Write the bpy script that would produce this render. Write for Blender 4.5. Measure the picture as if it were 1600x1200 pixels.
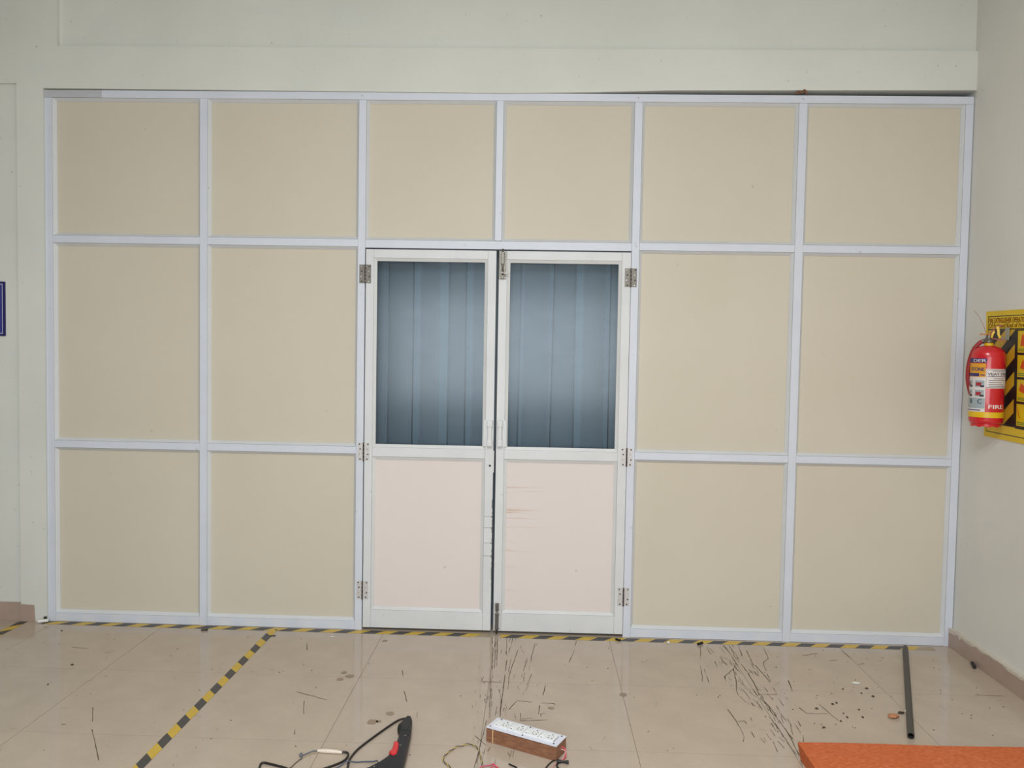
import bpy, bmesh, math, random
from mathutils import Vector, Matrix

random.seed(7)
for o in list(bpy.data.objects):
    bpy.data.objects.remove(o)
SC = bpy.context.scene
COL = SC.collection
PI = math.pi

# ------------------------------------------------------------------ camera
cam_d = bpy.data.cameras.new('camera')
cam = bpy.data.objects.new('camera', cam_d)
COL.objects.link(cam)
cam_d.sensor_width = 36.0
cam_d.lens = 1233.4 / 1600 * 36.0
cam_d.clip_start = 0.05
pa, ya, ro = -0.042171545, 0.030600369, -0.017317349
Rz = Matrix.Rotation(ya, 3, 'Z')
Rx = Matrix.Rotation(pa, 3, 'X')
Ry = Matrix.Rotation(ro, 3, 'Y')
Rc = Rz @ Rx @ Ry
right, fwd, up = Rc.col[0], Rc.col[1], Rc.col[2]
M = Matrix((( right.x, up.x, -fwd.x, 2.5), (right.y, up.y, -fwd.y, -4.1748),
            (right.z, up.z, -fwd.z, 1.5189), (0, 0, 0, 1)))
cam.matrix_world = M
SC.camera = cam

# ------------------------------------------------------------------ light and exposure
SC.view_settings.view_transform = 'Standard'
SC.view_settings.look = 'None'
SC.view_settings.gamma = 1.0
SC.view_settings.exposure = 0.17
SC.view_settings.use_curve_mapping = False
world = bpy.data.worlds.new('world')
SC.world = world
world.use_nodes = True
world.node_tree.nodes['Background'].inputs[0].default_value = (0.8, 0.88, 1.0, 1)
world.node_tree.nodes['Background'].inputs[1].default_value = 0.3

def area(name, loc, size, size_y, power, color, target):
    d = bpy.data.lights.new(name, 'AREA')
    d.shape = 'RECTANGLE'; d.size = size; d.size_y = size_y
    d.energy = power; d.color = color
    o = bpy.data.objects.new(name, d); COL.objects.link(o)
    o.location = loc
    o.rotation_euler = (Vector(target) - Vector(loc)).to_track_quat('-Z', 'Y').to_euler()
    return o

# daylight from the wide windows behind the camera, tube lamps on the ceiling
area('window_daylight', (2.1, -6.05, 1.55), 3.2, 1.40, 80, (0.92, 0.965, 1.0), (2.1, 0, 1.55))
for ly, pw in ((-3.4, 40), (-4.6, 100)):
    area('tube_lamp', (2.3, ly, 3.70), 0.3, 1.2, pw, (0.95, 0.975, 1.0), (2.35, ly, 0))
# dim fill added to light the unseen room beyond the doors
area('inner_fill', (2.3, 1.5, 2.75), 1.2, 0.3, 3, (0.82, 0.92, 1.0), (2.3, 1.5, 0))

# ------------------------------------------------------------------ materials
def lin(c):
    return tuple(((v / 255) / 12.92 if v / 255 <= 0.04045 else ((v / 255 + 0.055) / 1.055) ** 2.4) for v in c) + (1.0,)

def pbr(name, rgb, rough=0.5, metal=0.0, spec=0.5, var=0.0, vscale=8.0, bump=0.0, bscale=60.0, coat=0.0):
    m = bpy.data.materials.new(name); m.use_nodes = True
    nt = m.node_tree; b = nt.nodes['Principled BSDF']
    b.inputs['Base Color'].default_value = lin(rgb)
    b.inputs['Roughness'].default_value = rough
    b.inputs['Metallic'].default_value = metal
    b.inputs['Specular IOR Level'].default_value = spec
    b.inputs['Coat Weight'].default_value = coat
    tc = nt.nodes.new('ShaderNodeTexCoord')
    if var > 0:
        n = nt.nodes.new('ShaderNodeTexNoise'); n.inputs['Scale'].default_value = vscale; n.inputs['Detail'].default_value = 6
        nt.links.new(tc.outputs['Object'], n.inputs['Vector'])
        mr = nt.nodes.new('ShaderNodeMapRange')
        mr.inputs['From Min'].default_value = 0.3; mr.inputs['From Max'].default_value = 0.7
        mr.inputs['To Min'].default_value = 1 - var; mr.inputs['To Max'].default_value = 1 + var
        nt.links.new(n.outputs['Fac'], mr.inputs['Value'])
        mx = nt.nodes.new('ShaderNodeVectorMath'); mx.operation = 'SCALE'
        mx.inputs[0].default_value = lin(rgb)[:3]
        nt.links.new(mr.outputs['Result'], mx.inputs['Scale'])
        nt.links.new(mx.outputs['Vector'], b.inputs['Base Color'])
    if bump > 0:
        n2 = nt.nodes.new('ShaderNodeTexNoise'); n2.inputs['Scale'].default_value = bscale; n2.inputs['Detail'].default_value = 4
        nt.links.new(tc.outputs['Object'], n2.inputs['Vector'])
        bp = nt.nodes.new('ShaderNodeBump'); bp.inputs['Strength'].default_value = bump; bp.inputs['Distance'].default_value = 0.002
        nt.links.new(n2.outputs['Fac'], bp.inputs['Height'])
        nt.links.new(bp.outputs['Normal'], b.inputs['Normal'])
    return m

class NT:
    """small wrapper for hand-made node trees"""
    def __init__(s, m):
        s.t = m.node_tree; s.b = s.t.nodes['Principled BSDF']
        s.tc = s.t.nodes.new('ShaderNodeTexCoord')
    def node(s, kind, **kw):
        n = s.t.nodes.new(kind)
        for k, v in kw.items(): setattr(n, k, v)
        return n
    def link(s, a, b): s.t.links.new(a, b)
    def noise(s, scale, detail=4, stretch=None, rough=0.5):
        n = s.node('ShaderNodeTexNoise'); n.inputs['Scale'].default_value = scale
        n.inputs['Detail'].default_value = detail; n.inputs['Roughness'].default_value = rough
        if stretch:
            mp = s.node('ShaderNodeMapping'); mp.inputs['Scale'].default_value = stretch
            s.link(s.tc.outputs['Object'], mp.inputs['Vector']); s.link(mp.outputs['Vector'], n.inputs['Vector'])
        else:
            s.link(s.tc.outputs['Object'], n.inputs['Vector'])
        return n.outputs['Fac']
    def rng(s, v, a, b, c, d):
        r = s.node('ShaderNodeMapRange')
        for k, x in zip(('From Min', 'From Max', 'To Min', 'To Max'), (a, b, c, d)): r.inputs[k].default_value = x
        s.link(v, r.inputs['Value']); return r.outputs['Result']
    def mix(s, f, a, b):
        x = s.node('ShaderNodeMix', data_type='RGBA')
        for sock, v in ((x.inputs[0], f), (x.inputs[6], a), (x.inputs[7], b)):
            if isinstance(v, (tuple, float, int)): sock.default_value = v
            else: s.link(v, sock)
        return x.outputs[2]
    def mul(s, a, b, op='MULTIPLY'):
        x = s.node('ShaderNodeMath', operation=op)
        for sock, v in zip(x.inputs, (a, b)):
            if isinstance(v, (float, int)): sock.default_value = v
            else: s.link(v, sock)
        return x.outputs[0]
    def sep(s):
        x = s.node('ShaderNodeSeparateXYZ'); s.link(s.tc.outputs['Object'], x.inputs[0]); return x.outputs

def new_mat(name):
    m = bpy.data.materials.new(name); m.use_nodes = True
    return m, NT(m)

# painted plaster
def wall_mat(name, rgb, dirt):
    m, n = new_mat(name)
    c = n.mix(n.rng(n.noise(1.3, 5), 0.35, 0.68, 0, 1), lin(tuple(v - 4 for v in rgb)), lin(tuple(v + 5 for v in rgb)))
    c = n.mix(n.rng(n.noise(3.0, 6, (1, 1, 2.6)), 0.58, 0.70, 0, 0.45), c, lin((rgb[0] - 6, rgb[1] - 3, rgb[2] + 1)))
    c = n.mix(n.rng(n.noise(38, 3), 0.72, 0.78, 0, dirt), c, lin((120, 118, 108)))
    n.link(c, n.b.inputs['Base Color']); n.b.inputs['Roughness'].default_value = 0.62
    n.b.inputs['Specular IOR Level'].default_value = 0.3
    bp = n.node('ShaderNodeBump'); bp.inputs['Strength'].default_value = 0.35; bp.inputs['Distance'].default_value = 0.003
    n.link(n.mul(n.noise(14, 6), n.noise(4, 3), 'ADD'), bp.inputs['Height']); n.link(bp.outputs['Normal'], n.b.inputs['Normal'])
    return m
M_WALL = wall_mat('wall_paint', (219, 221, 213), 0.4)
M_WALLR = wall_mat('side_wall_paint', (222, 221, 214), 0.15)
M_CEIL = pbr('ceiling_paint', (214, 215, 210), 0.8)
M_FARWALL = pbr('low_bounce_grey', (150, 150, 146), 0.7)  # grey for the unseen walls, darkened to weaken bounced light

# polished vitrified tile
def tile_mat():
    m, n = new_mat('floor_tile')
    oi = n.node('ShaderNodeObjectInfo')
    c = n.mix(n.rng(n.noise(6, 8), 0.3, 0.7, 0, 1), lin((180, 165, 148)), lin((189, 174, 157)))
    c = n.mix(n.rng(n.noise(160, 2), 0.60, 0.72, 0, 0.35), c, lin((150, 132, 112)))
    c = n.mix(n.rng(n.noise(60, 3, (1, 5, 1)), 0.66, 0.74, 0, 0.25), c, lin((150, 134, 115)))
    c = n.mix(n.rng(oi.outputs['Random'], 0, 1, 0, 0.18), c, lin((194, 174, 155)))
    n.link(c, n.b.inputs['Base Color'])
    n.link(n.rng(n.noise(9, 5), 0.3, 0.7, 0.06, 0.13), n.b.inputs['Roughness'])
    n.b.inputs['Specular IOR Level'].default_value = 0.5
    return m
M_TILE = tile_mat()
M_GROUT = pbr('grout', (136, 122, 106), 0.9)

def frame_mat(name, rgb, var):
    m, n = new_mat(name)
    c = n.mix(n.rng(n.noise(5, 5), 0.35, 0.65, 0, 1), lin(tuple(v - var for v in rgb)), lin(tuple(v + var for v in rgb)))
    c = n.mix(n.rng(n.noise(24, 4, (1, 1, 1)), 0.70, 0.76, 0, 0.35), c, lin((150, 150, 146)))
    n.link(c, n.b.inputs['Base Color']); n.b.inputs['Roughness'].default_value = 0.42
    return m
M_FRAME = frame_mat('powder_coated_frame', (214, 219, 229), 2)
M_FRAMEG = frame_mat('bare_grey_frame', (192, 194, 200), 2)
M_DFRAME = frame_mat('door_frame_paint', (218, 220, 221), 3)
M_BEAD = frame_mat('bead_paint', (214, 217, 220), 2)
M_DBEAD = frame_mat('door_bead_paint', (213, 214, 213), 3)

def panel_mat(name, a, b):
    m, n = new_mat(name)
    oi = n.node('ShaderNodeObjectInfo')
    c = n.mix(n.rng(n.noise(1.6, 4), 0.3, 0.7, 0, 1), lin(a), lin(b))
    c = n.mix(n.rng(n.noise(26, 3), 0.745, 0.77, 0, 0.35), c, lin((150, 135, 112)))
    n.link(c, n.b.inputs['Base Color']); n.b.inputs['Roughness'].default_value = 0.48
    n.b.inputs['Specular IOR Level'].default_value = 0.22
    return m, n, c
M_PANEL, _, _ = panel_mat('cream_laminate', (207, 199, 181), (211, 203, 186))
M_DPANEL, _, _ = panel_mat('pink_cream_laminate', (226, 216, 211), (229, 219, 214))
def worn_panel():
    m, n, c = panel_mat('worn_pink_cream_laminate', (226, 216, 211), (229, 219, 214))
    s = n.sep()
    edge = n.rng(s[0], -0.29, -0.06, 1.0, 0.0)            # wear along the closing edge of the leaf
    st = n.rng(n.noise(10, 4, (0.22, 1, 6.5)), 0.60, 0.70, 0, 0.5)
    c = n.mix(n.mul(st, edge), c, lin((190, 150, 112)))
    n.link(c, n.b.inputs['Base Color'])
    return m
M_WPANEL = worn_panel()

M_STEEL = pbr('dull_steel', (120, 116, 108), 0.38, 0.8, var=0.12, vscale=90)
M_STEELW = pbr('painted_steel', (205, 202, 200), 0.4, 0.35, var=0.06, vscale=90)
M_STEELD = pbr('dark_steel', (96, 92, 88), 0.35, 0.9)
M_SCREW = pbr('screw_head', (215, 213, 210), 0.25, 0.9)
M_HOLE = pbr('dark_hole', (52, 50, 50), 0.8)
M_BLACK = pbr('black_plastic', (26, 25, 25), 0.5)
M_SKIRT = pbr('skirting_tile', (173, 151, 138), 0.4, var=0.05, vscale=14)
M_PAINT = pbr('paint_smear', (206, 198, 184), 0.7, var=0.06, vscale=50)
M_SCUFF = pbr('scuff', (98, 86, 72), 0.7, var=0.25, vscale=80)
M_STAIN = pbr('stain', (150, 131, 110), 0.5)

def glass_mat():
    m = bpy.data.materials.new('door_glass'); m.use_nodes = True
    t = m.node_tree; t.nodes.clear()
    out = t.nodes.new('ShaderNodeOutputMaterial'); mx = t.nodes.new('ShaderNodeMixShader')
    tr = t.nodes.new('ShaderNodeBsdfTransparent'); tr.inputs[0].default_value = (0.86, 0.92, 0.95, 1)
    gl = t.nodes.new('ShaderNodeBsdfGlossy'); gl.inputs['Roughness'].default_value = 0.12
    fr = t.nodes.new('ShaderNodeFresnel'); fr.inputs['IOR'].default_value = 1.38
    tc = t.nodes.new('ShaderNodeTexCoord'); mp = t.nodes.new('ShaderNodeMapping'); mp.inputs['Scale'].default_value = (1.2, 1, 9)
    nz = t.nodes.new('ShaderNodeTexNoise'); nz.inputs['Scale'].default_value = 5; nz.inputs['Detail'].default_value = 8
    mr = t.nodes.new('ShaderNodeMapRange')
    for k, v in zip(('From Min', 'From Max', 'To Min', 'To Max'), (0.35, 0.7, 0.15, 0.19)): mr.inputs[k].default_value = v
    t.links.new(tc.outputs['Object'], mp.inputs['Vector']); t.links.new(mp.outputs['Vector'], nz.inputs['Vector'])
    t.links.new(nz.outputs['Fac'], mr.inputs['Value']); t.links.new(mr.outputs['Result'], gl.inputs['Roughness'])
    t.links.new(fr.outputs[0], mx.inputs[0]); t.links.new(tr.outputs[0], mx.inputs[1]); t.links.new(gl.outputs[0], mx.inputs[2])
    t.links.new(mx.outputs[0], out.inputs[0])
    return m
M_GLASS = glass_mat()

def pvc_mat(name, rgb, clear):
    m = bpy.data.materials.new(name); m.use_nodes = True
    t = m.node_tree; b = t.nodes['Principled BSDF']; out = t.nodes['Material Output']
    b.inputs['Base Color'].default_value = lin(rgb); b.inputs['Roughness'].default_value = 0.3
    tr = t.nodes.new('ShaderNodeBsdfTransparent'); tr.inputs[0].default_value = (0.8, 0.9, 0.97, 1)
    mx = t.nodes.new('ShaderNodeMixShader'); mx.inputs[0].default_value = 1 - clear
    t.links.new(tr.outputs[0], mx.inputs[1]); t.links.new(b.outputs[0], mx.inputs[2]); t.links.new(mx.outputs[0], out.inputs[0])
    return m
M_PVC = pvc_mat('pvc_strip', (160, 170, 178), 0.62)
M_PVCE = pvc_mat('pvc_strip_edge', (34, 43, 52), 0.0)  # edge shading from refraction in the strip, painted on as a dark rim

# ------------------------------------------------------------------ helpers
def tag(o, label=None, cat=None, group=None, kind=None):
    if label: o['label'] = label
    if cat: o['category'] = cat
    if group: o['group'] = group
    if kind: o['kind'] = kind
    return o

def empty(name, loc):
    o = bpy.data.objects.new(name, None); COL.objects.link(o); o.location = loc; o.empty_display_size = 0.05
    return o

def worldloc(o):
    v = Vector((0, 0, 0))
    while o:
        v += o.location; o = o.parent
    return v

def obj(name, bm, mats, parent=None, origin=None, smooth=False):
    """links a bmesh given in world coordinates as ONE object; parents carry no rotation"""
    bmesh.ops.recalc_face_normals(bm, faces=bm.faces)
    base = worldloc(parent) if parent else Vector(origin or (0, 0, 0))
    for v in bm.verts: v.co -= base
    me = bpy.data.meshes.new(name)
    bm.to_mesh(me); bm.free()
    for m in (mats if isinstance(mats, (list, tuple)) else [mats]): me.materials.append(m)
    if smooth:
        for p in me.polygons: p.use_smooth = True
        me.set_sharp_from_angle(angle=math.radians(38))
    o = bpy.data.objects.new(name, me); COL.objects.link(o)
    if parent: o.parent = parent
    else: o.location = base
    return o

def B(): return bmesh.new()

def add_box(bm, x0, x1, y0, y1, z0, z1, mat=0, bev=0.0):
    vs = [bm.verts.new((x, y, z)) for x in (x0, x1) for y in (y0, y1) for z in (z0, z1)]
    fs = [(0, 1, 3, 2), (4, 6, 7, 5), (0, 4, 5, 1), (2, 3, 7, 6), (0, 2, 6, 4), (1, 5, 7, 3)]
    ff = []
    for f in fs:
        fc = bm.faces.new([vs[i] for i in f]); fc.material_index = mat; ff.append(fc)
    if bev > 0:
        es = list({e for f in ff for e in f.edges})
        r = bmesh.ops.bevel(bm, geom=es, offset=bev, segments=2, affect='EDGES', profile=0.6)
        for f in r['faces']: f.material_index = mat
    return vs

def add_hex(bm, pts, mat=0):
    """eight corners: bottom ring 4, top ring 4"""
    vs = [bm.verts.new(p) for p in pts]
    for f in ((3, 2, 1, 0), (4, 5, 6, 7), (0, 1, 5, 4), (1, 2, 6, 5), (2, 3, 7, 6), (3, 0, 4, 7)):
        bm.faces.new([vs[i] for i in f]).material_index = mat

def add_quad(bm, pts, mat=0):
    f = bm.faces.new([bm.verts.new(p) for p in pts]); f.material_index = mat
    return f

def smooth_path(pts, n=4):
    pts = [Vector(p) for p in pts]
    if len(pts) < 3: return pts
    out = []
    for i in range(len(pts) - 1):
        p0 = pts[max(i - 1, 0)]; p1 = pts[i]; p2 = pts[i + 1]; p3 = pts[min(i + 2, len(pts) - 1)]
        for k in range(n):
            t = k / n
            out.append(0.5 * ((2 * p1) + (-p0 + p2) * t + (2 * p0 - 5 * p1 + 4 * p2 - p3) * t * t + (-p0 + 3 * p1 - 3 * p2 + p3) * t ** 3))
    out.append(pts[-1])
    return out

def add_tube(bm, pts, r, seg=8, mat=0, cap=True):
    """tube along pts; r is a number or one per point"""
    pts = [Vector(p) for p in pts]
    rs = r if isinstance(r, (list, tuple)) else [r] * len(pts)
    rings = []; side = None
    for i, p in enumerate(pts):
        d = (pts[min(i + 1, len(pts) - 1)] - pts[max(i - 1, 0)]).normalized()
        if side is None:
            side = d.orthogonal().normalized()
        side = (side - d * side.dot(d))
        side = side.normalized() if side.length > 1e-6 else d.orthogonal().normalized()
        up_ = d.cross(side)
        rings.append([bm.verts.new(p + (side * math.cos(2 * PI * k / seg) + up_ * math.sin(2 * PI * k / seg)) * rs[i]) for k in range(seg)])
    for a, b in zip(rings, rings[1:]):
        for k in range(seg):
            f = bm.faces.new((a[k], a[(k + 1) % seg], b[(k + 1) % seg], b[k])); f.material_index = mat; f.smooth = True
    if cap:
        bm.faces.new(rings[0][::-1]).material_index = mat
        bm.faces.new(rings[-1]).material_index = mat

def add_lathe(bm, c, prof, seg=32, mat=0, ang=0.0, cap=True):
    """profile of (radius, z) about the vertical through c"""
    rings = []
    for r, z in prof:
        rings.append([bm.verts.new((c[0] + r * math.cos(ang + 2 * PI * k / seg), c[1] + r * math.sin(ang + 2 * PI * k / seg), z)) for k in range(seg)])
    for a, b in zip(rings, rings[1:]):
        for k in range(seg):
            bm.faces.new((a[k], a[(k + 1) % seg], b[(k + 1) % seg], b[k])).material_index = mat
    if cap:
        bm.faces.new(rings[0][::-1]).material_index = mat
        bm.faces.new(rings[-1]).material_index = mat

def add_disc(bm, c, n, r, h, seg=12, mat=0, r2=None):
    """short cylinder or dome from c along n"""
    n = Vector(n).normalized(); s = n.orthogonal().normalized(); t = n.cross(s); c = Vector(c)
    a = [bm.verts.new(c + (s * math.cos(2 * PI * k / seg) + t * math.sin(2 * PI * k / seg)) * r) for k in range(seg)]
    rr = r2 if r2 is not None else r
    b = [bm.verts.new(c + n * h + (s * math.cos(2 * PI * k / seg) + t * math.sin(2 * PI * k / seg)) * rr) for k in range(seg)]
    for k in range(seg):
        bm.faces.new((a[k], a[(k + 1) % seg], b[(k + 1) % seg], b[k])).material_index = mat
    bm.faces.new(a[::-1]).material_index = mat
    bm.faces.new(b).material_index = mat

def text_geo(s, size, sx=1.0, align='LEFT'):
    """flat lettering as (verts2d, faces) taken from Blender's own font"""
    c = bpy.data.curves.new('lettering', 'FONT'); c.body = s; c.size = size; c.align_x = align; c.resolution_u = 3
    o = bpy.data.objects.new('lettering', c)
    COL.objects.link(o)
    dg = bpy.context.evaluated_depsgraph_get()
    me = bpy.data.meshes.new_from_object(o.evaluated_get(dg))
    vs = [(v.co.x * sx, v.co.y) for v in me.vertices]; fs = [tuple(p.vertices) for p in me.polygons]
    bpy.data.objects.remove(o); bpy.data.curves.remove(c); bpy.data.meshes.remove(me)
    return vs, fs

def add_text(bm, s, size, fn, sx=1.0, mat=0, width=None, bold=0.0):
    vs, fs = text_geo(s, size, sx)
    if width:
        w = max(v[0] for v in vs) - min(v[0] for v in vs); k = width / w
        vs = [(v[0] * k, v[1]) for v in vs]
    passes = [(0, 0)] if not bold else [(0, 0), (bold, 0)]
    for bx, by in passes:
        bv = [bm.verts.new(fn(v[0] + bx, v[1] + by)) for v in vs]
        for f in fs:
            try: bm.faces.new([bv[i] for i in f]).material_index = mat
            except ValueError: pass

# ================================================================== THE ROOM
XR = 4.7205          # face of the wall on the right
XL, YB, ZC = -4.3, -6.2, 4.2
fl = obj('floor', (lambda b: (add_box(b, XL - .1, XR + .1, YB - .1, 3.2, -0.12, -0.0016), b)[1])(B()), M_GROUT)
tag(fl, 'polished beige floor tiles with scratches and fine dark joints', kind='structure')
# tiles 0.6 m square, joints 2 mm
tx0, ty0, g = 0.5103, -0.6128, 0.0008
shared = {}
ix0 = int(math.floor((XL - tx0) / .6)); ix1 = int(math.ceil((XR - tx0) / .6))
iy0 = int(math.floor((YB - ty0) / .6)); iy1 = int(math.ceil((3.1 - ty0) / .6))
n_t = 0
for iy in range(iy1 - 1, iy0 - 1, -1):
    for ix in range(ix0, ix1):
        x0, x1 = max(tx0 + .6 * ix + g, XL), min(tx0 + .6 * (ix + 1) - g, XR)
        y0, y1 = max(ty0 + .6 * iy + g, YB), min(ty0 + .6 * (iy + 1) - g, 3.1)
        if x1 - x0 < .01 or y1 - y0 < .01: continue
        if y0 > 0.62 and not (1.2 < x1 and x0 < 3.6): continue     # beyond the doors only what their gap can show
        if y1 > 0.62: continue
        if n_t >= 298: continue
        key = (round(x1 - x0, 3), round(y1 - y0, 3))
        if key not in shared:
            b = B(); w, h = key
            vs = add_box(b, 0, w, 0, h, -0.012, 0)
            me = bpy.data.meshes.new('tile')
            bmesh.ops.recalc_face_normals(b, faces=b.faces)
            b.to_mesh(me); b.free(); me.materials.append(M_TILE); shared[key] = me
        t = bpy.data.objects.new('tile', shared[key]); COL.objects.link(t); t.parent = fl
        t.location = (x0, y0, random.uniform(-0.0003, 0.0))
        n_t += 1

# wall with the opening: column, beam over the partition, recessed fields
b = B()
F = -0.012
add_box(b, -0.284, -0.141, F, 0.25, 0, 3.0)                       # column beside the frame
zb = [(-0.141, 2.866), (0.99, 2.8625), (1.9, 2.859), (2.3, 2.858), (2.75, 2.865), (3.0, 2.872), (3.15, 2.877), (3.9, 2.883), (XR, 2.889)]
for (xa, za), (xb, zb_) in zip(zb, zb[1:]):                       # uneven plaster edge of the beam
    add_hex(b, [(xa, F, za), (xb, F, zb_), (xb, 0.25, zb_), (xa, 0.25, za), (xa, F, 3.086), (xb, F, 3.086), (xb, 0.25, 3.086), (xa, 0.25, 3.086)])
add_box(b, -0.284, -0.141, F, 0.25, 3.0, 3.086)
add_box(b, -0.284, -0.061, F, 0.25, 3.086, ZC)                    # column going on up
add_box(b, -0.061, XR, 0.012, 0.25, 3.086, ZC)                    # field above the beam, set back
add_box(b, XL, -0.284, F + .003, 0.25, 2.891, ZC)
add_box(b, XL, -0.284, 0.008, 0.25, 0, 2.891)                     # recessed field at the left
tag(obj('wall_back', b, M_WALL), 'off white plastered wall with a beam above the partition', kind='structure')
b = B(); add_box(b, XR, XR + .2, YB, 3.2, 0, ZC)
tag(obj('wall_right', b, M_WALLR), 'off white side wall behind the red fire extinguisher', kind='structure')
b = B(); add_box(b, XL - .2, XL, YB, 0.25, 0, ZC)
tag(obj('wall_left', b, M_FARWALL), kind='structure')
b = B()
add_box(b, XL, XR, YB - .2, YB, 0, 0.84); add_box(b, XL, XR, YB - .2, YB, 2.26, ZC)
add_box(b, XL, 0.49, YB - .2, YB, 0.84, 2.26); add_box(b, 3.71, XR, YB - .2, YB, 0.84, 2.26)
tag(obj('wall_front', b, M_FARWALL), kind='structure')
b = B(); add_box(b, XL - .2, XR + .2, YB - .2, 3.2, ZC, ZC + .15)
tag(obj('ceiling', b, M_CEIL), kind='structure')
b = B()
add_box(b, -0.284, XR, 3.0, 3.2, 0, ZC); add_box(b, -0.484, -0.284, 0.25, 3.2, 0, ZC)
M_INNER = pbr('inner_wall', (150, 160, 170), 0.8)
tag(obj('wall_inner', b, M_INNER), kind='structure')

# skirting
b = B()
add_box(b, XL, -0.284, -0.012, 0.008, 0, 0.098)
add_hex(b, [(-0.284, -0.020, 0), (-0.203, -0.020, 0), (-0.203, F, 0), (-0.284, F, 0),
            (-0.284, -0.020, 0.094), (-0.209, -0.020, 0.090), (-0.209, F, 0.090), (-0.284, F, 0.094)])
tag(obj('baseboard_left', b, M_SKIRT), 'brown tile skirting broken off beside the partition', kind='structure')
b = B(); add_box(b, 4.6975, XR, YB, -0.0015, 0, 0.098)
skr = tag(obj('baseboard_right', b, M_SKIRT), 'brown tile skirting with ragged white paint along its top', kind='structure')
b = B(); rr = random.Random(3); y = -0.002; prev = (y, 0.074)
while y > -3.5:                                                    # ragged paint on the skirting's top edge
    y2 = y - rr.uniform(0.015, 0.05); z2 = 0.098 - max(0.003, rr.uniform(-0.008, 0.017) + 0.012 * (y2 > -0.25))
    add_hex(b, [(4.6968, y2, z2), (4.6968, y, prev[1]), (4.698, y, prev[1]), (4.698, y2, z2),
                (4.6968, y2, 0.0984), (4.6968, y, 0.0984), (XR, y, 0.0984), (XR, y2, 0.0984)])
    y, prev = y2, (y2, z2)
tag(obj('paint_smear', b, M_PAINT, skr), kind='stuff')

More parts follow.
